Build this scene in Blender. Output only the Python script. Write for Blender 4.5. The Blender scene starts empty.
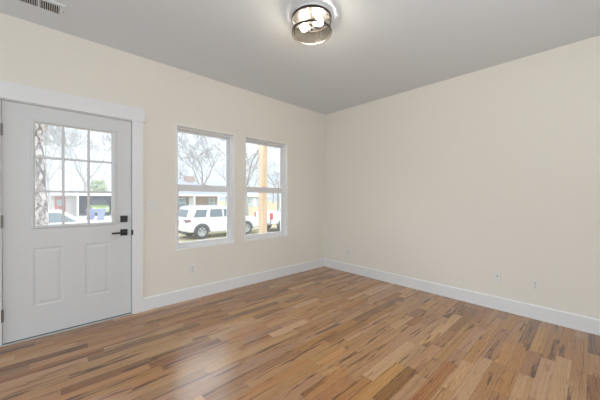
import bpy, bmesh, math, random
from mathutils import Vector, Matrix
R = math.radians
PI = math.pi
scn = bpy.context.scene
COL = scn.collection

# ------------------------------------------------------------------ camera
YAW, PITCH, ROLL = 0.750589, -0.009259, 0.005734
F = Vector((math.sin(YAW)*math.cos(PITCH), math.cos(YAW)*math.cos(PITCH), math.sin(PITCH)))
Rt = Vector((math.cos(YAW), -math.sin(YAW), 0)); Up = Rt.cross(F)
R2 = Rt*math.cos(ROLL) + Up*math.sin(ROLL); U2 = Up*math.cos(ROLL) - Rt*math.sin(ROLL)
cam = bpy.data.cameras.new('camera'); cam.sensor_width = 36; cam.lens = 272.79/600*36
cam.clip_start = 0.02; cam.clip_end = 500
camo = bpy.data.objects.new('camera', cam); COL.objects.link(camo)
camo.matrix_world = Matrix(((R2.x, U2.x, -F.x, -3.705), (R2.y, U2.y, -F.y, -3.317), (R2.z, U2.z, -F.z, 1.243), (0, 0, 0, 1)))
scn.camera = camo

# ------------------------------------------------------------------ world, sun, large lights, exposure
w = bpy.data.worlds.new('overcast_sky'); scn.world = w; w.use_nodes = True
wn = w.node_tree; bg = wn.nodes['Background']; bg.inputs[0].default_value = (0.80, 0.91, 1.0, 1)
# overcast sky: brighter towards the zenith
_tc = wn.nodes.new('ShaderNodeTexCoord'); _sx = wn.nodes.new('ShaderNodeSeparateXYZ'); _mx = wn.nodes.new('ShaderNodeMath'); _ma = wn.nodes.new('ShaderNodeMath')
_mx.operation = 'MAXIMUM'; _mx.inputs[1].default_value = 0; _ma.operation = 'MULTIPLY_ADD'; _ma.inputs[1].default_value = 2.6; _ma.inputs[2].default_value = .84
wn.links.new(_tc.outputs['Generated'], _sx.inputs[0]); wn.links.new(_sx.outputs[2], _mx.inputs[0]); wn.links.new(_mx.outputs[0], _ma.inputs[0]); wn.links.new(_ma.outputs[0], bg.inputs[1])
sd = bpy.data.lights.new('hazy_sun', 'SUN'); sd.energy = .8; sd.angle = R(40); sd.color = (1, .97, .92)
so = bpy.data.objects.new('hazy_sun', sd); COL.objects.link(so); so.rotation_euler = (R(30), 0, R(25))

def area(name, loc, rot, sx, sy, power, colr):
    l = bpy.data.lights.new(name, 'AREA'); l.shape = 'RECTANGLE'; l.size = sx; l.size_y = sy; l.energy = power; l.color = colr
    o = bpy.data.objects.new(name, l); COL.objects.link(o); o.location = loc; o.rotation_euler = rot; return o
# added daylight-coloured fill, set in openings invented for it out of view
area('fill_back', (-3.2, -5.05, 1.45), (R(90), 0, 0), 1.9, 1.9, 28, (.86, .95, 1.05))
area('fill_side', (-7.05, -1.6, 1.45), (R(90), 0, R(-90)), 2.6, 1.9, 24, (.82, .95, 1.10))
# added fill aimed up at the ceiling behind the view, like a bounced flash
area('bounce_fill', (-3.2, -4.1, 1.3), (R(180), 0, 0), .5, .5, 36, (.90, .97, 1.06))
# added panel light above the window view, gives the floor its sheen
area('fill_front', (-1.2, 2.7, 3.75), (R(-57), 0, 0), 5.0, 1.3, 210, (.93, .97, 1.0))

vs = scn.view_settings
scn.display_settings.display_device = 'sRGB'
vs.view_transform = 'Standard'; vs.look = 'None'; vs.exposure = 0.22; vs.gamma = 1.0; vs.use_curve_mapping = False

# ------------------------------------------------------------------ materials
def srgb(r, g, b):
    f = lambda c: (c/255/12.92) if c/255 <= .04045 else ((c/255+.055)/1.055)**2.4
    return (f(r), f(g), f(b), 1)
def mat(name, c, rough=.5, metal=0, spec=.5, noise=0, nscale=40, bump=0, bscale=200):
    m = bpy.data.materials.new(name); m.use_nodes = True
    nt = m.node_tree; p = nt.nodes['Principled BSDF']
    p.inputs['Base Color'].default_value = c; p.inputs['Roughness'].default_value = rough
    p.inputs['Metallic'].default_value = metal; p.inputs['Specular IOR Level'].default_value = spec
    tc = nt.nodes.new('ShaderNodeTexCoord')
    if noise:
        n = nt.nodes.new('ShaderNodeTexNoise'); n.inputs['Scale'].default_value = nscale; n.inputs['Detail'].default_value = 4
        nt.links.new(tc.outputs['Object'], n.inputs['Vector'])
        mx = nt.nodes.new('ShaderNodeMix'); mx.data_type = 'RGBA'
        mx.inputs[6].default_value = tuple(x*(1-noise) for x in c[:3])+(1,)
        mx.inputs[7].default_value = tuple(min(1, x*(1+noise)) for x in c[:3])+(1,)
        nt.links.new(n.outputs[0], mx.inputs[0]); nt.links.new(mx.outputs[2], p.inputs['Base Color'])
    if bump:
        n2 = nt.nodes.new('ShaderNodeTexNoise'); n2.inputs['Scale'].default_value = bscale; n2.inputs['Detail'].default_value = 3
        nt.links.new(tc.outputs['Object'], n2.inputs['Vector'])
        b = nt.nodes.new('ShaderNodeBump'); b.inputs['Strength'].default_value = bump; b.inputs['Distance'].default_value = .002
        nt.links.new(n2.outputs[0], b.inputs['Height']); nt.links.new(b.outputs[0], p.inputs['Normal'])
    return m
def ramp(nt, stops):
    r = nt.nodes.new('ShaderNodeValToRGB'); e = r.color_ramp.elements
    while len(e) < len(stops): e.new(.5)
    for k, (pos, c) in enumerate(stops): e[k].position = pos; e[k].color = c
    return r
def emat(name, c, s):
    m = bpy.data.materials.new(name); m.use_nodes = True; nt = m.node_tree
    p = nt.nodes['Principled BSDF']; p.inputs['Emission Color'].default_value = c; p.inputs['Emission Strength'].default_value = s
    return m
def glass(name, tint=(1, 1, 1, 1), veil=.0, gloss=True, rough=.02):
    m = bpy.data.materials.new(name); m.use_nodes = True; nt = m.node_tree
    nt.nodes.remove(nt.nodes['Principled BSDF']); out = nt.nodes['Material Output']
    t = nt.nodes.new('ShaderNodeBsdfTransparent'); t.inputs[0].default_value = tint
    g = nt.nodes.new('ShaderNodeBsdfGlossy'); g.inputs['Roughness'].default_value = rough
    d = nt.nodes.new('ShaderNodeBsdfTranslucent'); d.inputs[0].default_value = (.95, .97, 1, 1)
    fr = nt.nodes.new('ShaderNodeFresnel'); fr.inputs[0].default_value = 1.45
    m1 = nt.nodes.new('ShaderNodeMixShader'); m2 = nt.nodes.new('ShaderNodeMixShader'); m1.inputs[0].default_value = veil
    nt.links.new(t.outputs[0], m1.inputs[1]); nt.links.new(d.outputs[0], m1.inputs[2])
    if gloss: nt.links.new(fr.outputs[0], m2.inputs[0])
    else: m2.inputs[0].default_value = .015
    nt.links.new(m1.outputs[0], m2.inputs[1]); nt.links.new(g.outputs[0], m2.inputs[2])
    nt.links.new(m2.outputs[0], out.inputs['Surface'])
    return m

M = {}
M['wall'] = mat('cream_wall_paint', (.83, .79, .715, 1), .75, spec=.25, noise=.012, nscale=1.5, bump=.08, bscale=350)
M['ceiling'] = mat('white_ceiling_paint', (.76, .80, .825, 1), .9, spec=.1, bump=.05, bscale=300)
M['trim'] = mat('white_trim_paint', (.82, .825, .825, 1), .38, noise=.01, nscale=6)
M['door'] = mat('white_door_paint', (.69, .695, .695, 1), .42, noise=.012, nscale=5, bump=.04, bscale=160)
M['vinyl'] = mat('white_window_vinyl', (.82, .82, .82, 1), .35, noise=.01)
M['jamb'] = mat('daylit_jamb_paint', (.90, .89, .86, 1), .4, noise=.01)  # whiter than the trim: daylight on the reveals put into the colour
M['plate'] = mat('white_cover_plate_plastic', (.80, .78, .74, 1), .35, noise=.01)
M['slot'] = mat('dark_slot', (.04, .04, .04, 1), .7, noise=.1)
M['black'] = mat('matte_black_metal', (.012, .012, .013, 1), .42, noise=.1)
M['nickel'] = mat('satin_nickel', (.26, .255, .245, 1), .38, metal=.9, noise=.05)
M['alum'] = mat('aluminium_threshold', (.55, .54, .52, 1), .4, metal=.6, noise=.05)
M['rubber'] = mat('black_rubber_sweep', (.03, .03, .03, 1), .8, noise=.1)
M['bronze'] = mat('oil_rubbed_bronze', (.045, .038, .032, 1), .42, metal=.6, noise=.15, nscale=30)
M['brass'] = mat('lamp_socket_metal', (.30, .25, .19, 1), .35, metal=.8, noise=.1)
M['bulb'] = emat('glowing_bulb', (1, .965, .91, 1), 290)
M['ventmetal'] = mat('white_register_enamel', (.72, .71, .68, 1), .45, noise=.01)
M['ventdark'] = mat('dark_duct', (.035, .035, .035, 1), .9, noise=.1)
M['pane'] = glass('window_glass', veil=.035)  # veil builds the view's washed-out glare into window and door panes
M['doorpane'] = glass('door_glass', veil=.035)
M['shade'] = glass('smoky_mesh_glass', tint=(.72, .69, .64, 1), veil=.006, rough=.15, gloss=False)
# outdoors
M['white_car'] = mat('white_car_paint', (.80, .81, .82, 1), .25, noise=.01)
M['autoglass'] = mat('tinted_car_glass', (.13, .16, .18, 1), .08, noise=.05)
M['tire'] = mat('tire_rubber', (.05, .05, .055, 1), .8, noise=.1)
M['rim'] = mat('alloy_rim', (.50, .51, .53, 1), .35, metal=.5, noise=.05)
M['darkplastic'] = mat('dark_car_plastic', (.10, .10, .11, 1), .6, noise=.1)
M['tail'] = mat('red_tail_light', (.62, .05, .04, 1), .2, noise=.1)
M['smoketail'] = mat('smoked_tail_light', (.22, .12, .12, 1), .2, noise=.1)
M['chrome'] = mat('bright_chrome', (.6, .6, .62, 1), .2, metal=.9, noise=.03)
M['lime'] = mat('lime_green_paint', (.40, .52, .14, 1), .3, noise=.03)
M['bluebin'] = mat('blue_grey_bin_plastic', (.22, .25, .48, 1), .55, noise=.06)
M['cedar'] = None
M['concrete'] = mat('pale_concrete', (.62, .60, .57, 1), .85, noise=.12, nscale=8)
M['roof'] = mat('grey_shingles', (.30, .31, .35, 1), .9, noise=.25, nscale=10)
M['paleroof'] = mat('pale_grey_shingles', (.48, .48, .53, 1), .9, noise=.2, nscale=10)
M['fascia'] = mat('white_fascia_paint', (.82, .82, .84, 1), .6, noise=.03)
M['siding'] = mat('pale_pink_white_siding', (.74, .67, .65, 1), .8, noise=.06, nscale=2)
M['redpaint'] = mat('faded_red_paint', (.55, .16, .15, 1), .7, noise=.1)
M['greyhouse'] = mat('pale_grey_green_siding', (.56, .60, .58, 1), .8, noise=.08, nscale=2)
M['shutter'] = mat('slate_shutter_paint', (.25, .30, .34, 1), .7, noise=.08)
M['houseglass'] = mat('house_window_glass', (.34, .42, .46, 1), .12, noise=.1, nscale=2)
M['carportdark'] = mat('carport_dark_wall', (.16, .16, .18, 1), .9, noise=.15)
M['leaf'] = mat('yellow_green_foliage', (.34, .38, .20, 1), .8, noise=.3, nscale=3)
M['twig'] = mat('grey_brown_bark', (.36, .335, .33, 1), .9, noise=.25, nscale=20)
M['twigpale'] = mat('pale_grey_bark', (.40, .38, .38, 1), .9, noise=.25, nscale=20)

def brick_mat():
    m = mat('red_brown_brick', (.4, .2, .16, 1), .9); nt = m.node_tree; p = nt.nodes['Principled BSDF']
    b = nt.nodes.new('ShaderNodeTexBrick'); b.inputs['Scale'].default_value = 1
    b.inputs['Brick Width'].default_value = .21; b.inputs['Row Height'].default_value = .075; b.inputs['Mortar Size'].default_value = .008
    b.inputs['Color1'].default_value = (.44, .30, .26, 1); b.inputs['Color2'].default_value = (.36, .25, .22, 1); b.inputs['Mortar'].default_value = (.55, .5, .46, 1)
    tc = nt.nodes.new('ShaderNodeTexCoord'); mp = nt.nodes.new('ShaderNodeMapping'); mp.inputs['Rotation'].default_value = (R(90), 0, 0)
    nt.links.new(tc.outputs['Object'], mp.inputs[0]); nt.links.new(mp.outputs[0], b.inputs[0]); nt.links.new(b.outputs[0], p.inputs['Base Color'])
    return m
M['brick'] = brick_mat()

def bark_mat(name, a, bcol, sx=6, sz=1.3):
    m = mat(name, a, .95); nt = m.node_tree; p = nt.nodes['Principled BSDF']
    tc = nt.nodes.new('ShaderNodeTexCoord'); mp = nt.nodes.new('ShaderNodeMapping'); mp.inputs['Scale'].default_value = (sx, sx, sz)
    n = nt.nodes.new('ShaderNodeTexNoise'); n.inputs['Scale'].default_value = 1.6; n.inputs['Detail'].default_value = 6; n.inputs['Distortion'].default_value = 1.2
    r = ramp(nt, [(.43, bcol), (.52, tuple((x+y)/2 for x, y in zip(a, bcol))), (.60, a)])
    nt.links.new(tc.outputs['Object'], mp.inputs[0]); nt.links.new(mp.outputs[0], n.inputs['Vector']); nt.links.new(n.outputs[0], r.inputs[0]); nt.links.new(r.outputs[0], p.inputs['Base Color'])
    b = nt.nodes.new('ShaderNodeBump'); b.inputs['Strength'].default_value = .8; b.inputs['Distance'].default_value = .03
    nt.links.new(n.outputs[0], b.inputs['Height']); nt.links.new(b.outputs[0], p.inputs['Normal'])
    return m
M['bark'] = bark_mat('ridged_bark', (.50, .44, .42, 1), (.07, .042, .038, 1), 5, 2.2)

def cedar_mat():
    m = mat('raw_cedar', (.62, .44, .28, 1), .8); nt = m.node_tree; p = nt.nodes['Principled BSDF']
    tc = nt.nodes.new('ShaderNodeTexCoord'); mp = nt.nodes.new('ShaderNodeMapping'); mp.inputs['Scale'].default_value = (30, 30, 1.5)
    n = nt.nodes.new('ShaderNodeTexNoise'); n.inputs['Scale'].default_value = 1; n.inputs['Detail'].default_value = 5
    r = ramp(nt, [(.3, (.36, .23, .13, 1)), (.55, (.50, .36, .235, 1)), (.75, (.58, .45, .32, 1))])
    nt.links.new(tc.outputs['Object'], mp.inputs[0]); nt.links.new(mp.outputs[0], n.inputs['Vector']); nt.links.new(n.outputs[0], r.inputs[0]); nt.links.new(r.outputs[0], p.inputs['Base Color'])
    return m
M['cedar'] = cedar_mat()

def ground_mat():
    m = mat('leafy_ground', (.5, .45, .3, 1), 1, spec=.1); nt = m.node_tree; p = nt.nodes['Principled BSDF']
    tc = nt.nodes.new('ShaderNodeTexCoord')
    n = nt.nodes.new('ShaderNodeTexNoise'); n.inputs['Scale'].default_value = .9; n.inputs['Detail'].default_value = 8
    r = ramp(nt, [(.36, (.28, .29, .15, 1)), (.46, (.40, .33, .19, 1)), (.56, (.46, .37, .24, 1)), (.68, (.38, .36, .32, 1))])
    nt.links.new(tc.outputs['Object'], n.inputs['Vector']); nt.links.new(n.outputs[0], r.inputs[0]); nt.links.new(r.outputs[0], p.inputs['Base Color'])
    return m
M['ground'] = ground_mat()

PW = 0.0826
def floor_mat():
    m = bpy.data.materials.new('oak_strip_floor'); m.use_nodes = True; nt = m.node_tree; L = nt.links
    p = nt.nodes['Principled BSDF']; p.inputs['Specular IOR Level'].default_value = .5; p.inputs['Coat Weight'].default_value = .8; p.inputs['Coat Roughness'].default_value = .24
    def mth(op, a, b=None, c=None, clamp=False):
        n = nt.nodes.new('ShaderNodeMath'); n.operation = op; n.use_clamp = clamp
        for i, v in enumerate((a, b, c)):
            if v is None: continue
            if isinstance(v, (int, float)): n.inputs[i].default_value = v
            else: L.new(v, n.inputs[i])
        return n.outputs[0]
    uv = nt.nodes.new('ShaderNodeUVMap'); uv.uv_map = 'uv'
    sx = nt.nodes.new('ShaderNodeSeparateXYZ'); L.new(uv.outputs[0], sx.inputs[0]); u, v = sx.outputs[0], sx.outputs[1]
    at = nt.nodes.new('ShaderNodeAttribute'); at.attribute_name = 'plank'
    sc = nt.nodes.new('ShaderNodeSeparateColor'); L.new(at.outputs['Color'], sc.inputs[0]); tone, s1, s2 = sc.outputs
    al = at.outputs['Alpha']
    at2 = nt.nodes.new('ShaderNodeAttribute'); at2.attribute_name = 'size'
    sc2 = nt.nodes.new('ShaderNodeSeparateColor'); L.new(at2.outputs['Color'], sc2.inputs[0]); plen, hue = sc2.outputs[0], sc2.outputs[1]
    def comb(a, b, c):
        n = nt.nodes.new('ShaderNodeCombineXYZ')
        for i, q in enumerate((a, b, c)):
            if isinstance(q, (int, float)): n.inputs[i].default_value = q
            else: L.new(q, n.inputs[i])
        return n.outputs[0]
    def noise(vec, detail=3, dist=0, rough=.5):
        n = nt.nodes.new('ShaderNodeTexNoise'); n.inputs['Scale'].default_value = 1; n.inputs['Detail'].default_value = detail
        n.inputs['Distortion'].default_value = dist; n.inputs['Roughness'].default_value = rough; L.new(vec, n.inputs['Vector']); return n.outputs[0]
    seed = mth('MULTIPLY', s1, 37.0)
    # growth rings cut lengthwise: arches and straight grain
    warp = noise(comb(mth('MULTIPLY', u, 3.0), mth('MULTIPLY', v, 22.0), seed), 3)
    vc = mth('SUBTRACT', v, mth('MULTIPLY_ADD', s2, .13, -.025))
    zc = mth('MULTIPLY_ADD', u, mth('MULTIPLY_ADD', s1, .16, -.08), mth('MULTIPLY_ADD', al, .05, -.025))
    d = mth('SQRT', mth('ADD', mth('MULTIPLY', vc, vc), mth('MULTIPLY', zc, zc)))
    d = mth('MULTIPLY_ADD', mth('SUBTRACT', warp, .5), .034, d)
    ring = noise(comb(mth('MULTIPLY', d, 130.0), seed, 0.0), 2)
    fine = noise(comb(mth('MULTIPLY', u, 20.0), mth('MULTIPLY', v, 300.0), seed), 3)
    streak = noise(comb(mth('MULTIPLY_ADD', u, 2.2, seed), mth('MULTIPLY', v, 26.0), seed), 4, .6)
    blot = noise(comb(mth('MULTIPLY_ADD', u, 5.0, seed), mth('MULTIPLY', v, 18.0), mth('ADD', seed, 9.0)), 3, .8)
    base = ramp(nt, [(0.0, (.10, .042, .015, 1)), (.18, (.20, .092, .038, 1)), (.42, (.315, .158, .072, 1)), (.70, (.41, .228, .112, 1)), (1.0, (.54, .34, .185, 1))])
    t = mth('MULTIPLY_ADD', mth('SUBTRACT', ring, .5), 1.45, tone)
    t = mth('MULTIPLY_ADD', mth('SUBTRACT', fine, .5), .6, t)
    t = mth('SUBTRACT', t, mth('MULTIPLY', mth('MULTIPLY', mth('SUBTRACT', ring, .57), 8.0, clamp=True), .40))
    dk = mth('MULTIPLY', mth('SUBTRACT', streak, .565, clamp=True), 5.5)
    dk2 = mth('MULTIPLY', mth('SUBTRACT', blot, .66, clamp=True), 5.0)
    t = mth('SUBTRACT', t, dk); t = mth('SUBTRACT', t, dk2, clamp=True)
    L.new(t, base.inputs[0])
    hs = nt.nodes.new('ShaderNodeHueSaturation'); L.new(base.outputs[0], hs.inputs['Color'])
    L.new(mth('MULTIPLY_ADD', hue, .012, .494), hs.inputs['Hue']); L.new(mth('MULTIPLY_ADD', s2, .20, 1.02), hs.inputs['Saturation'])
    # seams
    e1 = mth('MINIMUM', v, mth('SUBTRACT', PW, v)); e2 = mth('MINIMUM', u, mth('SUBTRACT', plen, u))
    e = mth('MINIMUM', e1, e2); seam = mth('MULTIPLY', e, 1/.0016, clamp=True)
    mx = nt.nodes.new('ShaderNodeMix'); mx.data_type = 'RGBA'; mx.inputs[6].default_value = (.10, .055, .03, 1)
    L.new(mth('MULTIPLY_ADD', seam, .62, .38), mx.inputs[0]); L.new(hs.outputs[0], mx.inputs[7]); L.new(mx.outputs[2], p.inputs['Base Color'])
    L.new(mth('MULTIPLY_ADD', fine, .2, .32), p.inputs['Roughness'])
    bp = nt.nodes.new('ShaderNodeBump'); bp.inputs['Strength'].default_value = .25; bp.inputs['Distance'].default_value = .0012
    L.new(mth('MULTIPLY_ADD', fine, .4, mth('ADD', ring, seam)), bp.inputs['Height']); L.new(bp.outputs[0], p.inputs['Normal'])
    return m
M['floor'] = floor_mat()

# ------------------------------------------------------------------ mesh helpers
class MB:
    def __init__(s): s.bm = bmesh.new()
    def box(s, x0, x1, y0, y1, z0, z1, bevel=0, seg=2):
        bm = s.bm
        vs_ = [bm.verts.new((x, y, z)) for x in (x0, x1) for y in (y0, y1) for z in (z0, z1)]
        fs = [(0, 1, 3, 2), (4, 6, 7, 5), (0, 4, 5, 1), (2, 3, 7, 6), (0, 2, 6, 4), (1, 5, 7, 3)]
        ff = [bm.faces.new([vs_[i] for i in f]) for f in fs]
        if bevel:
            es = list({e for f in ff for e in f.edges})
            bmesh.ops.bevel(bm, geom=es, offset=bevel, segments=seg, profile=.5, affect='EDGES')
        return s
    def hull8(s, pts, bevel=0, seg=2):   # pts ordered like box corners
        bm = s.bm; vs_ = [bm.verts.new(p) for p in pts]
        fs = [(0, 1, 3, 2), (4, 6, 7, 5), (0, 4, 5, 1), (2, 3, 7, 6), (0, 2, 6, 4), (1, 5, 7, 3)]
        ff = [bm.faces.new([vs_[i] for i in f]) for f in fs]
        if bevel:
            es = list({e for f in ff for e in f.edges})
            bmesh.ops.bevel(bm, geom=es, offset=bevel, segments=seg, profile=.5, affect='EDGES')
        return s
    def prism(s, poly, axis, a, b):      # poly of 2D points, extruded along axis from a to b
        def P(q, t):
            if axis == 'y': return (q[0], t, q[1])
            if axis == 'x': return (t, q[0], q[1])
            return (q[0], q[1], t)
        A = [s.bm.verts.new(P(q, a)) for q in poly]; B = [s.bm.verts.new(P(q, b)) for q in poly]; n = len(poly)
        s.bm.faces.new(A); s.bm.faces.new(B[::-1])
        for i in range(n): s.bm.faces.new([A[i], B[i], B[(i+1) % n], A[(i+1) % n]])
        return s
    def solid(s, A, B):                  # two matching 3D loops
        A = [s.bm.verts.new(q) for q in A]; B = [s.bm.verts.new(q) for q in B]; n = len(A)
        s.bm.faces.new(A); s.bm.faces.new(B[::-1])
        for i in range(n): s.bm.faces.new([A[i], B[i], B[(i+1) % n], A[(i+1) % n]])
        return s
    def cyl(s, p, q, r0, r1=None, n=16, cap=True):
        p, q = Vector(p), Vector(q); r1 = r0 if r1 is None else r1
        d = (q-p).normalized(); a = d.orthogonal().normalized(); b = d.cross(a)
        A, B = [], []
        for i in range(n):
            t = 2*PI*i/n; o = a*math.cos(t)+b*math.sin(t)
            A.append(s.bm.verts.new(p+o*r0)); B.append(s.bm.verts.new(q+o*r1))
        for i in range(n): s.bm.faces.new([A[i], A[(i+1) % n], B[(i+1) % n], B[i]])
        if cap: s.bm.faces.new(A[::-1]); s.bm.faces.new(B)
        return s
    def lathe(s, prof, c=(0, 0, 0), n=40, axis='z', closed=False):
        rings = []
        for (r, h) in prof:
            ring = []
            for i in range(n):
                t = 2*PI*i/n
                if axis == 'z': q = (c[0]+r*math.cos(t), c[1]+r*math.sin(t), c[2]+h)
                else: q = (c[0]+r*math.cos(t), c[1]+h, c[2]+r*math.sin(t))
                ring.append(s.bm.verts.new(q))
            rings.append(ring)
        m = len(rings)
        for j in range(m if closed else m-1):
            a, b = rings[j], rings[(j+1) % m]
            for i in range(n): s.bm.faces.new([a[i], a[(i+1) % n], b[(i+1) % n], b[i]])
        if not closed:
            if prof[0][0] > 1e-6: s.bm.faces.new(rings[0][::-1])
            if prof[-1][0] > 1e-6: s.bm.faces.new(rings[-1])
        return s
    def nested(s, loops):                # rectangles (x0,x1,z0,z1,y) one inside the other, last filled unless None
        fill = True
        if loops[-1] is None: fill = False; loops = loops[:-1]
        prev = None
        for (x0, x1, z0, z1, y) in loops:
            cur = [s.bm.verts.new(q) for q in ((x0, y, z0), (x1, y, z0), (x1, y, z1), (x0, y, z1))]
            if prev:
                for i in range(4): s.bm.faces.new([prev[i], prev[(i+1) % 4], cur[(i+1) % 4], cur[i]])
            prev = cur
        if fill: s.bm.faces.new(prev)
        return s
    def move(s, mtx): bmesh.ops.transform(s.bm, matrix=mtx, verts=s.bm.verts[:]); return s
    def build(s, name, m, parent=None, smooth=False, loc=None):
        bmesh.ops.remove_doubles(s.bm, verts=s.bm.verts[:], dist=1e-6)
        bmesh.ops.recalc_face_normals(s.bm, faces=s.bm.faces[:])
        me = bpy.data.meshes.new(name); s.bm.to_mesh(me); s.bm.free()
        me.materials.append(m)
        if smooth:
            me.polygons.foreach_set('use_smooth', [True]*len(me.polygons))
            try: me.set_sharp_from_angle(angle=R(38))
            except Exception: pass
        o = bpy.data.objects.new(name, me); COL.objects.link(o)
        if parent: o.parent = parent
        if loc: o.location = loc
        return o
def tag(o, label, cat, group=None, kind=None):
    o['label'] = label; o['category'] = cat
    if group: o['group'] = group
    if kind: o['kind'] = kind
    return o
def empty(name, loc=(0, 0, 0), rz=0):
    o = bpy.data.objects.new(name, None); COL.objects.link(o); o.location = loc; o.rotation_euler = (0, 0, rz); o.empty_display_size = .1
    return o
def copy_tree(o, parent=None):
    c = o.copy(); COL.objects.link(c); c.parent = parent
    for ch in list(o.children): copy_tree(ch, c)
    return c

def wall_open(x0, x1, z0, z1, openings, y0, y1):
    """wall slab in the xz plane with rectangular openings, closed mesh"""
    xs = sorted({x0, x1, *[v for o in openings for v in o[:2]]}); zs = sorted({z0, z1, *[v for o in openings for v in o[2:]]})
    b = MB(); bm = b.bm
    def solid(i, j):
        if i < 0 or j < 0 or i >= len(xs)-1 or j >= len(zs)-1: return False
        cx, cz = (xs[i]+xs[i+1])/2, (zs[j]+zs[j+1])/2
        return not any(o[0] < cx < o[1] and o[2] < cz < o[3] for o in openings)
    def q(*pts): bm.faces.new([bm.verts.new(p) for p in pts])
    for i in range(len(xs)-1):
        for j in range(len(zs)-1):
            if not solid(i, j): continue
            a, c, d, e = xs[i], xs[i+1], zs[j], zs[j+1]
            q((a, y0, d), (c, y0, d), (c, y0, e), (a, y0, e)); q((a, y1, d), (a, y1, e), (c, y1, e), (c, y1, d))
            if not solid(i-1, j): q((a, y0, d), (a, y0, e), (a, y1, e), (a, y1, d))
            if not solid(i+1, j): q((c, y0, d), (c, y1, d), (c, y1, e), (c, y0, e))
            if not solid(i, j-1): q((a, y0, d), (a, y1, d), (c, y1, d), (c, y0, d))
            if not solid(i, j+1): q((a, y0, e), (c, y0, e), (c, y1, e), (a, y1, e))
    return b
def struct(o, label, cat): return tag(o, label, cat, kind='structure')

# ------------------------------------------------------------------ room shell
H = 2.74; XL, YB = -7.0, -5.0; WT = .15
rnd = random.Random(11)
def build_floor():
    b = MB(); bm = b.bm
    uvl = bm.loops.layers.uv.new('uv'); ca = bm.faces.layers.float_color if False else None
    data = []
    n = int(math.ceil(-YB/PW)); y = 0.0
    for k in range(n):
        y0, y1 = -k*PW, -(k+1)*PW
        forced = -3.45 if k == 5 else None
        x = XL - rnd.uniform(0, .8); cuts = [x]
        while x < 0:
            x += rnd.choice((rnd.uniform(.22, .5), rnd.uniform(.35, .8), rnd.uniform(.5, 1.15)))
            cuts.append(x)
        if forced: cuts = [c for c in cuts if not (-4.6 < c < -3.1)] + [-4.55, forced, -2.9]; cuts.sort()
        for a, c in zip(cuts, cuts[1:]):
            xa, xc = max(a, XL), min(c, 0.0)
            if xc <= xa + 1e-4: continue
            vs_ = [bm.verts.new(p) for p in ((xa, y1, 0), (xc, y1, 0), (xc, y0, 0), (xa, y0, 0))]
            f = bm.faces.new(vs_)
            for l, q in zip(f.loops, ((xa-a, 0), (xc-a, 0), (xc-a, PW), (xa-a, PW))): l[uvl].uv = q
            tone = min(.97, max(.06, rnd.gauss(.60, .14)))
            if rnd.random() < .04: tone = rnd.uniform(.2, .36)
            if forced and abs(c-forced) < 1e-6: tone = .14
            data.append(((tone, rnd.random(), rnd.random(), rnd.random()), (c-a, rnd.random(), 0, 1)))
    nb = len(data)
    b.box(XL-.1, 0.1, YB-.1, .1, -.2, -.002)
    me = bpy.data.meshes.new('floor'); bm.to_mesh(me); bm.free(); me.materials.append(M['floor'])
    A = me.attributes.new('plank', 'FLOAT_COLOR', 'FACE'); S = me.attributes.new('size', 'FLOAT_COLOR', 'FACE')
    for i, d in enumerate(data): A.data[i].color = d[0]; S.data[i].color = d[1]
    for i in range(nb, len(me.polygons)): A.data[i].color = (.4, .5, .5, .5); S.data[i].color = (9, .5, 0, 1)
    o = bpy.data.objects.new('floor', me); COL.objects.link(o)
    return struct(o, 'natural oak strip floor with mixed tan and brown boards', 'floor')
build_floor()
struct(MB().box(XL-.1, .1, YB-.1, .1, H, H+.15).build('ceiling', M['ceiling']), 'flat white painted ceiling', 'ceiling')
DX0, DX1, DZ1 = -3.985, -3.030, 2.045
W1 = (-2.593, -1.828, .615, 2.092); W2 = (-1.668, -.879, .622, 2.096)
struct(wall_open(XL-.1, .15, -.2, H+.1, [(DX0, DX1, 0.0, DZ1), W1, W2], 0, WT).build('wall_front', M['wall']),
       'cream wall holding the white entry door and two windows', 'wall')
struct(MB().box(0, .15, YB-.1, 0, -.2, H+.1).build('wall_right', M['wall']), 'plain cream wall to the right of the windows', 'wall')
wb = wall_open(XL-.1, 0, -.2, H+.1, [(-4.15, -2.25, .5, 2.4)], YB-WT, YB); struct(wb.build('wall_back', M['wall']), 'cream wall behind the viewer', 'wall')  # opening added to let the back fill light in
wl = wall_open(YB, 0, -.2, H+.1, [(-2.9, -.3, .5, 2.4)], 0, WT)   # built along x, turned to run along y; opening added for side fill
wl.move(Matrix(((0, -1, 0, XL), (1, 0, 0, 0), (0, 0, 1, 0), (0, 0, 0, 1))))
struct(wl.build('wall_left', M['wall']), 'cream wall to the left of the viewer', 'wall')

def base_prof(t=.016, h=.142): return [(0, 0), (-t, 0), (-t, h-.008), (-t+.005, h), (0, h)]
b = MB(); b.prism(base_prof(), 'x', -2.94, -.0005); struct(b.build('baseboard_front', M['trim']), 'tall white baseboard under the two windows', 'baseboard')
b = MB(); b.prism([(q[0], q[1]) for q in base_prof()], 'y', YB, -.0165); struct(b.build('baseboard_right', M['trim']), 'tall white baseboard along the plain right wall', 'baseboard')
b = MB(); b.prism(base_prof(), 'x', XL, -4.085); struct(b.build('baseboard_left', M['trim']), 'short white baseboard left of the entry door', 'baseboard')

# door casing
b = MB(); b.box(-3.040, -2.937, -.020, 0, 0, 2.042, .002); struct(b.build('trim_1', M['trim']), 'flat white casing board right of the entry door', 'door casing')
b = MB(); b.box(-4.083, -3.975, -.020, 0, 0, 2.042, .002); struct(b.build('trim_2', M['trim']), 'flat white casing board on the hinge side of the entry door', 'door casing')
b = MB(); b.box(-4.098, -2.920, -.022, 0, 2.042, 2.182, .002); struct(b.build('trim_3', M['trim']), 'wide flat white header board above the entry door', 'door casing')

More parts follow.
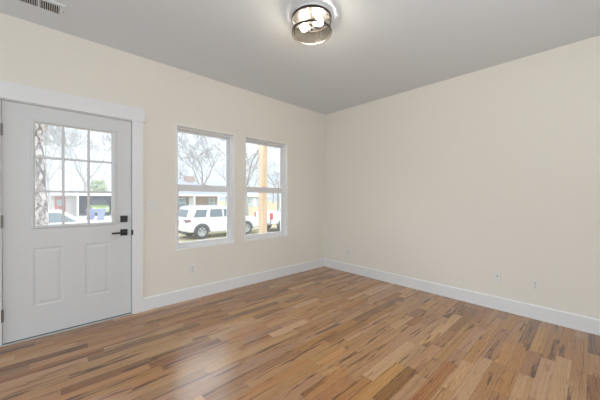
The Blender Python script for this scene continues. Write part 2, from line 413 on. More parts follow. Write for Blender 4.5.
# ------------------------------------------------------------------ door
dr = struct(empty('door_1', (-3.5, 0, 0)), 'white entry door with nine small panes and black lever', 'door')
OX = -3.5
def dl(x): return x-OX
FY = 0.006                                     # door face
lx0, lx1, lz0, lz1 = -3.800, -3.176, .957, 1.908   # lite frame outside
PN = [(-3.785, -3.588, .276, .784), (-3.428, -3.232, .276, .784)]
lf = wall_open(dl(-3.966), dl(-3.044), .014, 2.031, [(dl(lx0+.012), dl(lx1-.012), lz0+.012, lz1-.012)]+[(dl(a), dl(c), d, e) for a, c, d, e in PN], FY, FY+.044)
lf.build('door_leaf', M['door'], dr)
for a, c, d, e in PN:
    a, c = dl(a), dl(c); P = MB()
    P.nested([(a, c, d, e, FY), (a+.010, c-.010, d+.010, e-.010, FY+.005), (a+.016, c-.016, d+.016, e-.016, FY+.005), (a+.040, c-.040, d+.040, e-.040, FY+.001)])
    P.build('raised_panel', M['door'], dr)
gx0, gx1, gz0, gz1 = dl(-3.772), dl(-3.214), .985, 1.884
P = MB(); a, c, d, e = dl(lx0), dl(lx1), lz0, lz1
P.nested([(a, c, d, e, FY+.002), (a, c, d, e, FY-.006), (a+.006, c-.006, d+.006, e-.006, FY-.012), (gx0-.010, gx1+.010, gz0-.010, gz1+.010, FY-.012), (gx0, gx1, gz0, gz1, FY-.004), (gx0, gx1, gz0, gz1, FY+.040), (a+.01, c-.01, d+.01, e-.01, FY+.040), None])
lfo = P.build('lite_frame', M['door'], dr)
for k in (1, 2):
    x = gx0+(gx1-gx0)*k/3; MB().box(x-.010, x+.010, FY-.006, FY+.016, gz0, gz1, .003).build('muntin', M['door'], dr)
    z = gz0+(gz1-gz0)*k/3; MB().box(gx0, gx1, FY-.005, FY+.015, z-.010, z+.010, .003).build('muntin', M['door'], dr)
MB().box(gx0-.004, gx1+.004, FY+.018, FY+.022, gz0-.004, gz1+.004).build('pane', M['doorpane'], dr)
MB().box(dl(-3.142), dl(-3.078), FY-.016, FY, .977, 1.043, .004).build('deadbolt', M['black'], dr)
rs = MB().box(dl(-3.142), dl(-3.078), FY-.012, FY, .838, .904, .004).build('handle_rose', M['black'], dr)
lv = MB(); lv.cyl((dl(-3.110), FY-.012, .871), (dl(-3.110), FY-.048, .871), .011, n=20); lv.box(dl(-3.222), dl(-3.098), FY-.056, FY-.044, .862, .880, .003)
lv.build('lever', M['black'], rs)
for z in (1.79, 1.03, .25):
    h_ = MB(); h_.cyl((dl(-3.972), -.010, z-.05), (dl(-3.972), -.010, z+.05), .008, n=14); h_.box(dl(-3.985), dl(-3.960), -.004, .010, z-.05, z+.05)
    h_.build('hinge', M['nickel'], dr)
MB().box(dl(-3.041), dl(-3.030), -.0215, .01, .838, .892, .001).build('strike_plate', M['black'], dr)
MB().box(dl(-3.966), dl(-3.044), FY-.004, FY+.040, .0105, .0145).build('sweep', M['rubber'], dr)
MB().box(dl(-3.984), dl(-3.031), -.020, .14, .0, .0095, .002).build('threshold', M['alum'], dr)
jb = MB(); jb.box(dl(DX0), dl(-3.970), .0, WT, .0, 2.035); jb.box(dl(-3.040), dl(DX1), .0, WT, 0, 2.035); jb.box(dl(DX0), dl(DX1), .0, WT, 2.035, DZ1)
jb.box(dl(-3.970), dl(-3.955), FY+.05, WT, 0, 2.035); jb.box(dl(-3.055), dl(-3.040), FY+.05, WT, 0, 2.035); jb.box(dl(-3.970), dl(-3.040), FY+.05, WT, 2.015, 2.035)
jb.build('door_frame', M['trim'], dr)

# ------------------------------------------------------------------ windows
def window(name, W, label):
    x0, x1, z0, z1 = W; ox = (x0+x1)/2
    r = struct(empty(name, (ox, 0, z0)), label, 'window')
    hw = (x1-x0)/2; h = z1-z0
    def ring(y0, y1, o, i, part, m, parent, bev=0):
        # o/i = (x0,x1,z0,z1) outer and inner
        P = MB(); P.nested([(o[0], o[1], o[2], o[3], y1), (o[0], o[1], o[2], o[3], y0), (i[0]-bev, i[1]+bev, i[2]-bev, i[3]+bev, y0), (i[0], i[1], i[2], i[3], y0+bev), (i[0], i[1], i[2], i[3], y1), (o[0], o[1], o[2], o[3], y1), None])
        return P.build(part, m, parent)
    t = .014
    ring(-.006, .070, (-hw, hw, 0, h), (-hw+t, hw-t, t, h-t), 'jamb_liner', M['jamb'], r, .002)
    fo = (-hw+t, hw-t, t, h-t); ff = .022
    fi = (fo[0]+ff, fo[1]-ff, fo[2]+ff, fo[3]-ff)
    ring(.066, .148, fo, fi, 'window_frame', M['vinyl'], r, .003)
    mid = 1.352-z0
    # upper sash (outer track)
    sw = .024
    us = ring(.114, .140, (fi[0], fi[1], mid-.02, fi[3]), (fi[0]+sw, fi[1]-sw, mid+.018, fi[3]-sw), 'upper_sash', M['vinyl'], r, .003)
    MB().box(fi[0]+sw-.004, fi[1]-sw+.004, .125, .129, mid+.014, fi[3]-sw+.004).build('pane', M['pane'], us)
    ls = ring(.080, .108, (fi[0], fi[1], fi[2], mid+.040), (fi[0]+sw, fi[1]-sw, fi[2]+.036, mid-.040), 'lower_sash', M['vinyl'], r, .003)
    MB().box(fi[0]+sw-.004, fi[1]-sw+.004, .092, .096, fi[2]+.032, mid-.036).build('pane', M['pane'], ls)
    MB().box(-.03, .03, .072, .084, mid+.034, mid+.050, .003).build('sash_lock', M['vinyl'], r)
    return r
window('window_1', W1, 'white double-hung window nearer the entry door')
window('window_2', W2, 'white double-hung window nearer the room corner')

# ------------------------------------------------------------------ outlets and switches
def duplex(loc, rz, label):
    r = tag(empty('wall_outlet', loc, rz), label, 'outlet', 'wall outlets')
    MB().box(-.035, .035, -.006, 0, -.0575, .0575, .0025).build('cover_plate', M['plate'], r)
    for s in (-1, 1):
        o = MB().box(-.017, .017, -.0085, -.004, s*.0195-.0145, s*.0195+.0145, .002).build('receptacle', M['plate'], r)
        q = MB(); z = s*.0195
        q.box(-.008, -.0055, -.0092, -.008, z-.003, z+.008); q.box(.0055, .008, -.0092, -.008, z-.002, z+.007); q.cyl((0, -.0092, z-.008), (0, -.008, z-.008), .0028, n=10)
        q.build('slots', M['slot'], o)
    MB().cyl((0, -.0072, 0), (0, -.006, 0), .003, n=10).build('screw', M['nickel'], r)
    return r
duplex((-2.391, 0, .362), 0, 'white duplex outlet below the window nearer the door')
duplex((0, -.531, .338), R(-90), 'small white duplex outlet near the room corner on the right wall')
duplex((0, -2.922, .356), R(-90), 'white duplex outlet on the right wall, farther from the corner than the jack plate')
r = tag(empty('jack_plate', (0, -2.598, .358), R(-90)), 'white cover plate with one small round jack on the right wall', 'wall plate')
MB().box(-.035, .035, -.006, 0, -.0575, .0575, .0025).build('cover_plate', M['plate'], r)
q = MB(); q.cyl((0, -.014, .016), (0, -.006, .016), .0055, n=14); q.build('jack', M['slot'], r)
r = tag(empty('light_switch', (-2.843, 0, 1.146)), 'white two-gang toggle switch plate between door and window', 'light switch')
MB().box(-.058, .058, -.006, 0, -.0575, .0575, .0025).build('cover_plate', M['plate'], r)
for s in (-1, 1):
    q = MB(); q.box(s*.023-.006, s*.023+.006, -.0075, -.005, -.0125, .0125)
    q.hull8([(s*.023-.0045, -.006, -.004), (s*.023-.0045, -.006, .006), (s*.023-.0045, -.017, .006), (s*.023-.0045, -.017, .011),
             (s*.023+.0045, -.006, -.004), (s*.023+.0045, -.006, .006), (s*.023+.0045, -.017, .006), (s*.023+.0045, -.017, .011)])
    q.build('toggle', M['plate'], r)
# ------------------------------------------------------------------ ceiling vent
vx0, vx1, vy0, vy1 = -4.02, -3.585, -.478, -.278
r = tag(empty('ceiling_vent', ((vx0+vx1)/2, (vy0+vy1)/2, H)), 'white rectangular ceiling register with dark slots above the door', 'vent')
hx, hy = (vx1-vx0)/2, (vy1-vy0)/2
banks = [(-hx+.032+k*.1265, -hx+.032+k*.1265+.115) for k in range(3)]
P = wall_open(-hx, hx, -hy, hy, [(a, c, -.066, .066) for a, c in banks], 0, .008)
P.move(Matrix(((1, 0, 0, 0), (0, 0, 1, 0), (0, 0, 1, 0), (0, 0, 0, 1))) if False else Matrix(((1, 0, 0, 0), (0, 0, 1, 0), (0, -1, 0, 0), (0, 0, 0, 1))))
P.build('flange', M['ceiling'], r)
for a, c in banks:
    nl = 9
    for i in range(nl):
        x = a+(i+.5)*(c-a)/nl
        MB().box(x-.0022, x+.0022, -.066, .066, -.0075, -.001).build('louver', M['ventmetal'], r)
    MB().box(a-.002, c+.002, -.068, .068, -.0012, -.0004).build('duct_opening', M['ventdark'], r)
for s in (-1, 1): MB().cyl((s*(hx-.014), 0, -.0095), (s*(hx-.014), 0, -.008), .0045, n=12).build('screw', M['nickel'], r)

# ------------------------------------------------------------------ ceiling light
LX, LY = -2.103, -1.728
lamp = tag(empty('ceiling_light', (LX, LY, H)), 'round bronze drum flush-mount ceiling light with two lit bulbs', 'ceiling light')
RR = .160
MB().lathe([(.0, -.0005), (RR-.006, -.0005), (RR-.002, -.006), (RR-.002, -.024), (RR-.006, -.0255), (0, -.0255)], n=40).build('canopy', M['ventmetal'], lamp, True)
MB().lathe([(0, -.030), (RR-.010, -.030), (RR-.010, -.026), (0, -.026)], n=48).build('inner_plate', M['bronze'], lamp, True)  # added dark plate, soaks up the bulbs' upward light below the canopy
MB().lathe([(RR, -.026), (RR+.004, -.026), (RR+.004, -.046), (RR, -.046)], n=64, closed=True).build('upper_band', M['bronze'], lamp, True)
MB().lathe([(RR-.002, -.138), (RR+.004, -.138), (RR+.004, -.152), (RR-.002, -.152)], n=64, closed=True).build('lower_ring', M['bronze'], lamp, True)
MB().lathe([(RR-.006, -.042), (RR-.0045, -.042), (RR-.0045, -.142), (RR-.006, -.142)], n=64, closed=True).build('shade', M['shade'], lamp, True)
for k in range(4):
    t = R(20+90*k); x, y = (RR+.001)*math.cos(t), (RR+.001)*math.sin(t)
    P = MB(); P.box(-.003, .003, -.003, .003, -.140, -.042); P.move(Matrix.Translation((x, y, 0)) @ Matrix.Rotation(t, 4, 'Z')); P.build('strut', M['bronze'], lamp)
    P = MB(); P.box(0, RR+.001, -.004, .004, -.034, -.028); P.move(Matrix.Rotation(t, 4, 'Z')); P.build('spoke', M['bronze'], lamp)
for s in (-1, 1): MB().cyl((s*.019, -s*.018, -.022), (s*.019, -s*.018, -.082), .0035, n=12).build('stem', M['bronze'], lamp, True)
MB().box(-.03, .03, -.012, .012, -.088, -.080, .002).move(Matrix.Rotation(R(-43), 4, 'Z')).build('bracket', M['bronze'], lamp)
MB().cyl((0, 0, -.084), (0, 0, -.112), .0045, n=12).build('rod', M['nickel'], lamp, True)
MB().lathe([(0, -.100), (.012, -.102), (.016, -.112), (.010, -.122), (0, -.126)], n=20).build('finial', M['bronze'], lamp, True)
for k in range(2):
    t = R(-75+180*k); d = Vector((math.cos(t), math.sin(t), 0))
    s = MB().cyl(d*.006+Vector((0, 0, -.078)), d*.022+Vector((0, 0, -.078)), .015, n=18).build('socket', M['brass'], lamp, True)
    P = MB(); P.lathe([(0, 0), (.012, .001), (.013, .012), (.020, .026), (.029, .042), (.030, .056), (.024, .070), (.012, .079), (0, .081)], n=24)
    rot = Vector((0, 0, 1)).rotation_difference(d).to_matrix().to_4x4()
    P.move(Matrix.Translation(d*.021+Vector((0, 0, -.078))) @ rot); P.build('bulb', M['bulb'], lamp, True)

# ------------------------------------------------------------------ outdoors
GZ = -1.04
struct(MB().box(-60, 90, .16, 140, GZ-.3, GZ).build('ground', M['ground']), 'leaf-strewn tan yard outside the windows', 'ground')
struct(MB().box(-1.2, 3.4, 24, 39, GZ, GZ+.012).build('driveway', M['concrete']), 'pale concrete driveway leading to the carport', 'driveway')
struct(MB().box(-5.2, 2.2, .16, 1.95, GZ, -.12).build('porch_floor', M['concrete']), 'concrete porch slab outside the entry door', 'porch')
pz0, pz1 = -.12, 3.5
pp = tag(empty('porch_post', (-.30, 1.5, pz0)), 'raw cedar porch post seen through the window nearer the corner', 'post')
MB().box(-.068, .068, -.068, .068, .0, pz1-pz0, .006).build('shaft', M['cedar'], pp)
MB().box(-.08, .08, -.08, .08, .0, .02, .003).build('post_base', M['nickel'], pp)
struct(MB().box(-5.2, 2.2, 1.43, 1.57, pz1, pz1+.24).build('porch_beam', M['cedar']), 'cedar beam along the front of the porch', 'beam')

# ---- cars
def loft(stations):
    b = MB(); rings = []
    for st in stations:
        x, w_, zb, zt = st[:4]; c = st[4] if len(st) > 4 else .06
        half = [(w_*.86, zb), (w_*.97, zb+.06), (w_, zb+.16), (w_*1.0, (zb+zt)/2), (w_*.985, zt-c*1.4), (w_*.955, zt-c*.5), (w_*.86, zt)]
        pts = [(x, -y, z) for y, z in half] + [(x, y, z) for y, z in reversed(half)]
        rings.append([b.bm.verts.new(p) for p in pts])
    n = len(rings[0])
    for r0, r1 in zip(rings, rings[1:]):
        for i in range(n): b.bm.faces.new([r0[i], r0[(i+1) % n], r1[(i+1) % n], r1[i]])
    b.bm.faces.new(rings[0]); b.bm.faces.new(rings[-1][::-1])
    return b
def wheel(car, x, y, r, out):
    s = 1 if out > 0 else -1
    t = MB().lathe([(r*.62, -.11), (r*.93, -.12), (r, -.08), (r, .08), (r*.93, .12), (r*.62, .11)], n=36, axis='y', closed=True).build('wheel', M['tire'], car, True, (x, y, r))
    P = MB(); P.lathe([(r*.63, s*.085), (r*.60, s*.118), (r*.54, s*.118), (r*.54, s*.06)], n=36, axis='y', closed=False)
    for k in range(6):
        a = 2*PI*k/6
        q = [(math.cos(a-.30)*r*.14, math.sin(a-.30)*r*.14), (math.cos(a-.20)*r*.58, math.sin(a-.20)*r*.58), (math.cos(a+.20)*r*.58, math.sin(a+.20)*r*.58), (math.cos(a+.30)*r*.14, math.sin(a+.30)*r*.14)]
        P.prism(q, 'y', s*.08, s*.108)
    P.cyl((0, s*.08, 0), (0, s*.115, 0), r*.16, n=16)
    P.build('rim', M['rim'], t, False)
def arch(car, x, y0, y1, r, zc):
    n = 16; outer = [(x+math.cos(t)*r, zc+math.sin(t)*r) for t in [R(-8)+(PI+R(16))*i/n for i in range(n+1)]]
    MB().prism(outer, 'y', y0, y1).build('wheel_arch', M['darkplastic'], car)
def greenhouse(car, xb0, xb1, xt0, xt1, wb_, wt, zb, zt, paint, side, bev=.05, rear=None, front=None):
    MB().hull8([(xb0, -wb_, zb), (xt0, -wt, zt), (xb0, wb_, zb), (xt0, wt, zt), (xb1, -wb_, zb), (xt1, -wt, zt), (xb1, wb_, zb), (xt1, wt, zt)], bev, 3).build('cabin', paint, car, True)
    def sp(x, h, s, o): return Vector((x, s*(wb_+(wt-wb_)*h+o), zb+(zt-zb)*h))
    for poly in side:
        for s in (-1, 1):
            MB().solid([sp(x, h, s, .012) for x, h in poly], [sp(x, h, s, -.02) for x, h in poly]).build('side_window', M['autoglass'], car)
    def ep(v, h, fr, o):
        x = (xb1+(xt1-xb1)*h+o) if fr else (xb0+(xt0-xb0)*h-o)
        return Vector((x, v*(wb_+(wt-wb_)*h), zb+(zt-zb)*h))
    for fr, lim in ((True, front), (False, rear)):
        if not lim: continue
        h0, h1 = lim; poly = [(-.84, h0), (.84, h0), (.80, h1), (-.80, h1)]
        MB().solid([ep(v, h, fr, .012) for v, h in poly], [ep(v, h, fr, -.02) for v, h in poly]).build('windshield' if fr else 'rear_window', M['autoglass'], car)

def suv():
    c = tag(empty('suv', (1.62, 12.0, GZ)), 'white SUV with rear wheel and tailgate showing through the window nearer the door', 'car')
    Wd = .93
    loft([(-.02, Wd*.90, .55, .98), (.05, Wd*.96, .42, 1.10), (.25, Wd*.99, .36, 1.14), (1.0, Wd, .34, 1.13), (3.0, Wd, .34, 1.11), (3.55, Wd, .34, 1.10), (4.3, Wd*.98, .36, 1.05), (4.65, Wd*.93, .40, .98), (4.80, Wd*.80, .46, .84)]).build('body', M['white_car'], c, True)
    greenhouse(c, .05, 3.62, .32, 2.75, .90, .74, 1.08, 1.72, M['white_car'],
               [[(.42, .16), (1.10, .16), (1.22, .80), (.62, .80)], [(1.32, .14), (2.10, .14), (2.10, .82), (1.40, .82)], [(2.18, .14), (3.16, .14), (2.62, .82), (2.18, .82)]], .06, rear=(.18, .80), front=(.14, .84))
    for x in (.86, 3.65):
        for s in (-1, 1): arch(c, x, s*.80, s*.936, .455, .40); wheel(c, x, s*.835, .388, s)
    for s in (-1, 1):
        MB().hull8([(-.03, s*.58, .92), (-.01, s*.60, 1.08), (-.01, s*.90, .92), (.02, s*.86, 1.08), (.26, s*.60, .95), (.26, s*.60, 1.08), (.28, s*.945, .96), (.24, s*.945, 1.07)], .01).build('tail_light', M['smoketail'], c)
        MB().box(.55, 2.7, s*.68-.02, s*.68+.02, 1.76, 1.79, .008).build('roof_rail', M['chrome'], c)
    MB().box(-.10, .12, -.84, .84, .46, .66, .04).build('rear_bumper', M['white_car'], c)
    MB().box(-.04, .2, -.70, .70, .30, .46, .02).build('skid_panel', M['darkplastic'], c)
    MB().box(1.35, 3.1, -.97, -.88, .30, .40, .015).build('side_step', M['chrome'], c)
    for x in (1.55, 2.42): MB().box(x, x+.2, -.955, -.925, .98, 1.015, .008).build('door_handle', M['white_car'], c)
    MB().lathe([(0, -.012), (.06, -.012), (.06, .0), (0, .0)], n=20, axis='y').move(Matrix.Translation((-.02, 0, .94)) @ Matrix.Rotation(R(90), 4, 'Z')).build('badge', M['chrome'], c)
    return c
suv()
def crossover():
    c = tag(empty('car', (-5.75, 12.75, GZ)), 'white car seen low through the door panes beside the tree trunk', 'car')
    Wd = .90
    loft([(0, Wd*.86, .50, .96), (.10, Wd*.95, .36, 1.08), (.9, Wd, .30, 1.20), (2.6, Wd, .30, 1.17), (3.35, Wd, .30, 1.12), (4.0, Wd*.95, .34, .98), (4.38, Wd*.78, .42, .78)]).build('body', M['white_car'], c, True)
    greenhouse(c, .05, 3.40, .50, 2.55, .86, .70, 1.12, 1.66, M['white_car'],
               [[(.50, .16), (.98, .16), (1.02, .82), (.75, .80)], [(1.08, .12), (1.92, .12), (1.92, .86), (1.12, .86)], [(2.0, .12), (3.05, .12), (2.48, .86), (2.0, .86)]], .06, rear=(.2, .8), front=(.10, .88))
    for x in (.85, 3.45):
        for s in (-1, 1): arch(c, x, s*.78, s*.906, .40, .36); wheel(c, x, s*.80, .34, s)
    for s in (-1, 1): MB().box(-.02, .20, s*.62, s*.88, .84, 1.0, .03).build('tail_light', M['tail'], c)
    return c
crossover()
def pickup():
    c = tag(empty('pickup_truck', (6.95, 11.75, GZ)), 'white pickup truck with red tail light behind the cedar post', 'truck')
    Wd = .97
    # bed walls and floor
    P = MB(); P.box(0, 1.95, -Wd, -Wd+.07, .55, 1.30, .03); P.build('bed_side', M['white_car'], c)
    P = MB(); P.box(0, 1.95, Wd-.07, Wd, .55, 1.30, .03); P.build('bed_side', M['white_car'], c)
    MB().box(.02, 1.95, -Wd+.07, Wd-.07, .60, .72).build('bed_floor', M['darkplastic'], c)
    tg = MB().box(-.02, .06, -.80, .80, .62, 1.30, .015).build('tailgate', M['white_car'], c)
    MB().box(-.035, -.018, -.14, .14, 1.13, 1.20, .005).build('gate_handle', M['darkplastic'], tg)
    loft([(1.97, Wd, .42, 1.20), (2.3, Wd, .40, 1.20), (3.9, Wd, .40, 1.18), (4.5, Wd*.99, .40, 1.16), (5.5, Wd*.95, .44, 1.08), (5.75, Wd*.84, .50, .98)]).build('body', M['white_car'], c, True)
    greenhouse(c, 1.98, 4.45, 2.15, 3.60, .92, .74, 1.16, 1.86, M['white_car'],
               [[(2.25, .14), (2.95, .14), (2.95, .82), (2.35, .82)], [(3.05, .14), (4.0, .14), (3.45, .82), (3.05, .82)]], .06, rear=(.2, .8), front=(.12, .86))
    for x in (.98, 4.62):
        for s in (-1, 1): arch(c, x, s*.84, s*.976, .47, .42); wheel(c, x, s*.87, .40, s)
    for s in (-1, 1): MB().box(-.03, .12, s*.80, s*.98, .84, 1.26, .02).build('tail_light', M['tail'], c)
    MB().box(-.14, .04, -.90, .90, .48, .62, .03).build('rear_bumper', M['chrome'], c)
    return c
pickup()
def green_car():
    c = tag(empty('car', (.98, 35.4, GZ), R(-90)), 'lime green car parked nose out in the dark carport', 'car')
    Wd = .90
    loft([(-4.2, Wd*.86, .40, .92), (-4.0, Wd*.95, .30, 1.02), (-2.0, Wd, .28, 1.0), (-1.2, Wd, .28, .98), (-.3, Wd*.95, .30, .88), (0, Wd*.84, .36, .74)]).build('body', M['lime'], c, True)
    greenhouse(c, -4.0, -1.0, -3.4, -2.0, .84, .66, .96, 1.48, M['darkplastic'], [[(-3.6, .15), (-2.4, .15), (-2.3, .82), (-3.2, .82)]], .05, rear=(.2, .8), front=(.08, .9))
    for x in (-3.4, -.8):
        for s in (-1, 1): wheel(c, x, s*.80, .33, s)
    for s in (-1, 1): MB().box(-.06, .03, s*.48, s*.78, .60, .74, .02).build('headlight', M['fascia'], c)
    MB().box(-.04, .03, -.42, .42, .44, .62, .015).build('grille', M['darkplastic'], c)
    c.scale = (1, 1, 1.32)
    return c
green_car()

def bin_(x, y, rz, label):
    r = tag(empty('trash_bin', (x, y, GZ+.012), rz), label, 'trash bin', 'wheeled bins on the driveway')
    MB().hull8([(-.24, -.26, .08), (-.29, -.32, .98), (-.24, .26, .02), (-.29, .32, .98), (.24, -.26, .08), (.29, -.32, .98), (.24, .26, .02), (.29, .32, .98)], .03).build('bin_body', M['bluebin'], r)
    MB().box(-.31, .31, -.36, .36, .98, 1.05, .02).build('lid', M['bluebin'], r)
    for s in (-1, 1): MB().cyl((s*.20, .28, .1), (s*.27, .28, .1), .1, n=16).build('wheel', M['tire'], r)
    MB().cyl((-.22, .38, .97), (.22, .38, .97), .016, n=8).build('handle', M['darkplastic'], r)
bin_(.22, 29.2, 0, 'blue-grey wheeled bin in front of the lime green car')
bin_(-.50, 29.9, R(8), 'blue-grey wheeled bin standing left of the lime green car')

# ---- houses
def house_window(h, x, y, z0, z1, wd, shut=True):
    f = MB().box(x-wd/2-.06, x+wd/2+.06, y-.05, y, z0-.06, z1+.06).build('window_frame', M['fascia'], h)
    MB().box(x-wd/2, x+wd/2, y-.06, y-.04, z0, z1).build('pane', M['houseglass'], f)
    MB().box(x-wd/2, x+wd/2, y-.068, y-.05, (z0+z1)/2-.03, (z0+z1)/2+.03).build('sash_bar', M['fascia'], f)
    if shut:
        for s in (-1, 1): MB().box(x+s*(wd/2+.07), x+s*(wd/2+.07+.36), y-.04, y, z0-.05, z1+.05).build('shutter', M['shutter'], h)
def hip_roof(x0, x1, y0, y1, z, rise, inset0, inset1, t=.04):
    ym = (y0+y1)/2; b = MB(); bm = b.bm
    A = [bm.verts.new(p) for p in ((x0, y0, z), (x1, y0, z), (x1, y1, z), (x0, y1, z))]; Rg = [bm.verts.new((x0+inset0, ym, z+rise)), bm.verts.new((x1-inset1, ym, z+rise))]
    bm.faces.new((A[0], A[1], Rg[1], Rg[0])); bm.faces.new((A[2], A[3], Rg[0], Rg[1])); bm.faces.new((A[1], A[2], Rg[1])); bm.faces.new((A[3], A[0], Rg[0])); bm.faces.new(A[::-1])
    return b
E = 2.40
hb = tag(empty('house', (11, 36.5, GZ)), 'brick house with grey hip roof and white porch columns behind the SUV', 'house')
MB().box(-6.2, 5.0, 0, 8, 0, E).build('wall', M['brick'], hb)
hip_roof(-6.7, 5.9, -2.0, 8.6, E+.18, 2.3, 4.5, 4.5).build('roof', M['roof'], hb)
MB().box(-6.7, 5.9, -2.0, -1.9, E-.02, E+.18).build('fascia', M['fascia'], hb)
MB().box(-6.6, 5.8, -1.9, .0, E-.02, E+.02).build('soffit', M['fascia'], hb)
MB().box(1.0, 2.3, 2.6, 3.5, E+1.2, E+3.1).build('chimney', M['brick'], hb)
house_window(hb, -.55, 0, .85, 2.05, .9); house_window(hb, -4.6, 0, .85, 2.05, 1.0); house_window(hb, 3.9, 0, .85, 2.05, .8, False)
MB().box(.45, 1.1, -.05, 0, .1, 2.15).build('white_panel', M['fascia'], hb)
for x in (-6.1, .55, 4.1): MB().box(x-.11, x+.11, -1.85, -1.63, 0.1, E, .01).build('porch_column', M['fascia'], hb)
MB().box(-6.2, 5.2, -2.0, 0, 0, .12).build('porch_slab', M['concrete'], hb)
ha = tag(empty('house', (-3.5, 36.5, GZ)), 'pale house with open carport seen through the door panes', 'house')
MB().box(-6, 2.6, 1.5, 9, 0, E).build('wall', M['siding'], ha)
hip_roof(-6.6, 3.0, .7, 9.6, E+.18, 1.7, 4, 4).build('roof', M['paleroof'], ha)
MB().box(-6.6, 3.0, .7, .8, E-.05, E+.18).build('fascia', M['fascia'], ha)
MB().box(2.0, 7.4, -2.0, 7, E-.05, E+.24).build('carport_roof', M['fascia'], ha)
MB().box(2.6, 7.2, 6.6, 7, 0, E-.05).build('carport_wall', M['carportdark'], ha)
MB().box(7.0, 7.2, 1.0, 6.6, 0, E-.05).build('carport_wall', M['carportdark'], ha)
for x in (2.35, 7.15): MB().box(x-.08, x+.08, -1.85, -1.69, 0, E-.05).build('carport_post', M['fascia'], ha)
MB().box(.55, 1.45, 1.42, 1.5, .1, 2.2).build('front_door', M['redpaint'], ha)
MB().box(.72, 1.28, 1.40, 1.43, 1.2, 1.9).build('door_window', M['houseglass'], ha)
house_window(ha, -1.2, 1.5, .9, 2.0, 1.1, False)
for k in range(5): MB().box(1.62+k*.19, 1.69+k*.19, 1.36, 1.44, .1, 2.25).build('lattice_slat', M['fascia'], ha)
hc = tag(empty('house', (33, 52, GZ)), 'small distant grey-green house left of the cedar post', 'house')
MB().box(-4, 4, 0, 7, 0, E).build('wall', M['greyhouse'], hc)
hip_roof(-4.5, 4.5, -.5, 7.5, E, 1.6, 2, 2).build('roof', M['paleroof'], hc)
house_window(hc, -1.8, 0, .9, 2.0, 1.2, False); house_window(hc, 1.8, 0, .9, 2.0, 1.2, False)
MB().box(-.45, .45, -.05, 0, .05, 2.1).build('front_door', M['fascia'], hc)

# ---- trees
def tree_mesh(seed, height, r0, trunk_h, lean=(0, 0), spread=.62, depth=6, kids=(2, 3), rmin=.006):
    rr = random.Random(seed); V, Fc, Vt, Ft = [], [], [], []
    def tube(p, q, a, b_, n, VV, FF):
        d = (q-p)
        if d.length < 1e-5: return
        d.normalize(); u = d.orthogonal().normalized(); w_ = d.cross(u); base = len(VV)
        for c, r in ((p, a), (q, b_)):
            for i in range(n):
                t = 2*PI*i/n; VV.append(c+(u*math.cos(t)+w_*math.sin(t))*r)
        for i in range(n): FF.append((base+i, base+(i+1) % n, base+n+(i+1) % n, base+n+i))
    # trunk
    p = Vector((0, 0, -.1)); d = Vector((lean[0], lean[1], 1)).normalized(); segs = 5; r = r0
    for k in range(segs):
        q = p + d*(trunk_h+.1)/segs; r1 = r*(.86 if k == 0 else .95); tube(p, q, r*(1.0), r1, 14, Vt, Ft); p, r = q, r1
        d = (d+Vector((rr.uniform(-.05, .05), rr.uniform(-.05, .05), 0))).normalized()
    def grow(p, d, r, ln, lev):
        segs = 3 if lev < 3 else 2
        for k in range(segs):
            q = p+d*ln/segs; r1 = max(rmin, r*.88); n = 8 if lev < 2 else (5 if lev < 4 else 3)
            tube(p, q, r, r1, n, V, Fc); p, r = q, r1
            d = (d+Vector((rr.uniform(-.17, .17), rr.uniform(-.17, .17), rr.uniform(-.06, .12)))).normalized()
            if lev < depth and k < segs-1 and rr.random() < .75:
                s = (d+Vector((rr.gauss(0, 1), rr.gauss(0, 1), rr.gauss(0, .5))).normalized()*spread*1.35).normalized()
                grow(p, s, max(rmin, r*.55), ln*.66, lev+1 if lev+1 < depth else depth)
        if lev < depth:
            for k in range(rr.choice(kids)):
                s = (d+Vector((rr.gauss(0, 1), rr.gauss(0, 1), rr.gauss(0, .45))).normalized()*spread).normalized()
                grow(p, s, max(rmin, r*.72), ln*rr.uniform(.66, .84), lev+1)
    n0 = rr.choice((3, 4))
    for k in range(n0):
        a = 2*PI*k/n0+rr.uniform(-.4, .4)
        grow(p, (d*1.0+Vector((math.cos(a), math.sin(a), 0))*spread*rr.uniform(.7, 1.2)).normalized(), r*.68, (height-trunk_h)*.33, 1)
    return (Vt, Ft), (V, Fc)
def mk(name, VF, m, parent):
    me = bpy.data.meshes.new(name); me.from_pydata([tuple(v) for v in VF[0]], [], VF[1]); me.materials.append(m)
    me.polygons.foreach_set('use_smooth', [True]*len(me.polygons))
    o = bpy.data.objects.new(name, me); COL.objects.link(o); o.parent = parent; return o
def tree(seed, x, y, label, m_trunk, m_branch, rz=0, group='bare trees outside', **k):
    t = tag(empty('bare_tree', (x, y, GZ), rz), label, 'tree', group)
    a, b_ = tree_mesh(seed, **k)
    mk('trunk', a, m_trunk, t); mk('branches', b_, m_branch, t); return t
tree(3, -3.83, 9.0, 'near tree trunk with ridged pale bark filling the left door panes', M['bark'], M['bark'], height=11, r0=.27, trunk_h=4.2, depth=4, spread=.6)
tree(8, -3.35, 31.0, 'slim pale grey leafless tree just right of the ridged trunk', M['twigpale'], M['twigpale'], height=14, r0=.13, trunk_h=3.6, depth=6, spread=.55, rmin=.009)
tree(21, 1.7, 60.0, 'tall bare tree rising behind the carport house', M['twig'], M['twig'], height=19, r0=.2, trunk_h=4.5, depth=7, rmin=.012)
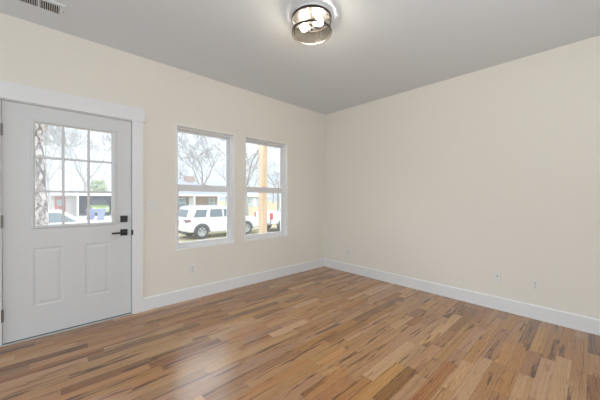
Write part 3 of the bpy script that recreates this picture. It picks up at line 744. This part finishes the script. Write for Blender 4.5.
tA = tree(5, 18.6, 49.0, 'broad bare tree rising behind the brick house', M['twig'], M['twig'], height=18, r0=.34, trunk_h=4.0, depth=7, spread=.66, rmin=.012, kids=(2, 2, 2, 3))
tree(14, 11.5, 21.0, 'bare tree with its trunk at the left edge of the corner window', M['twig'], M['twig'], height=12, r0=.20, trunk_h=3.4, depth=5)
tree(30, 24.0, 31.6, 'bare tree rising beyond the white pickup truck', M['twig'], M['twig'], height=13, r0=.24, trunk_h=3.2, depth=5, rmin=.006)
far = None
rf = random.Random(4)
spots = [(4, 76), (23, 76), (32.5, 62), (46, 74), (60, 80)]
names = ['far off above the carport roof', 'far off left of the brick chimney', 'far off above the right end of the brick house',
         'far off left of the cedar post', 'far off right of the cedar post']
for i, (x, y) in enumerate(spots):
    if i == 0:
        far = tree(40, x, y, 'bare tree '+names[i], M['twigpale'], M['twigpale'], height=16, r0=.3, trunk_h=3.5, depth=5, spread=.7, rmin=.016, group='distant bare trees'); t = far
    else:
        t = copy_tree(far); t.location = (x, y, GZ); t['label'] = 'bare tree '+names[i]
    t.rotation_euler.z = rf.uniform(0, 6); k = rf.uniform(.85, 1.2); t.scale = (k, k, k)
def evergreen(x, y, hgt, rad, label, seed):
    t = tag(empty('evergreen_tree', (x, y, GZ)), label, 'tree'); rr = random.Random(seed); V, Fc = [], []
    for i in range(900):
        a = rr.uniform(0, 2*PI); h = rr.random(); q = rad*math.sqrt(rr.random())*(1-.55*h)*1.05
        c = Vector((q*math.cos(a), q*math.sin(a), 1.2+h*(hgt-1.2))); u = Vector((rr.gauss(0, 1), rr.gauss(0, 1), rr.gauss(0, 1))).normalized(); w_ = u.orthogonal().normalized(); s = rr.uniform(.10, .22); b0 = len(V)
        V += [c-u*s, c+w_*s*.6, c+u*s, c-w_*s*.6]; Fc.append((b0, b0+1, b0+2, b0+3))
    mk('foliage', (V, Fc), M['leaf'], t)
    MB().cyl((0, 0, -.1), (0, 0, hgt*.6), .18, .08, n=10).build('trunk', M['twig'], t)
evergreen(2.1, 47, 4.7, 1.7, 'yellow-green leafy tree rising above the carport roof', 2)
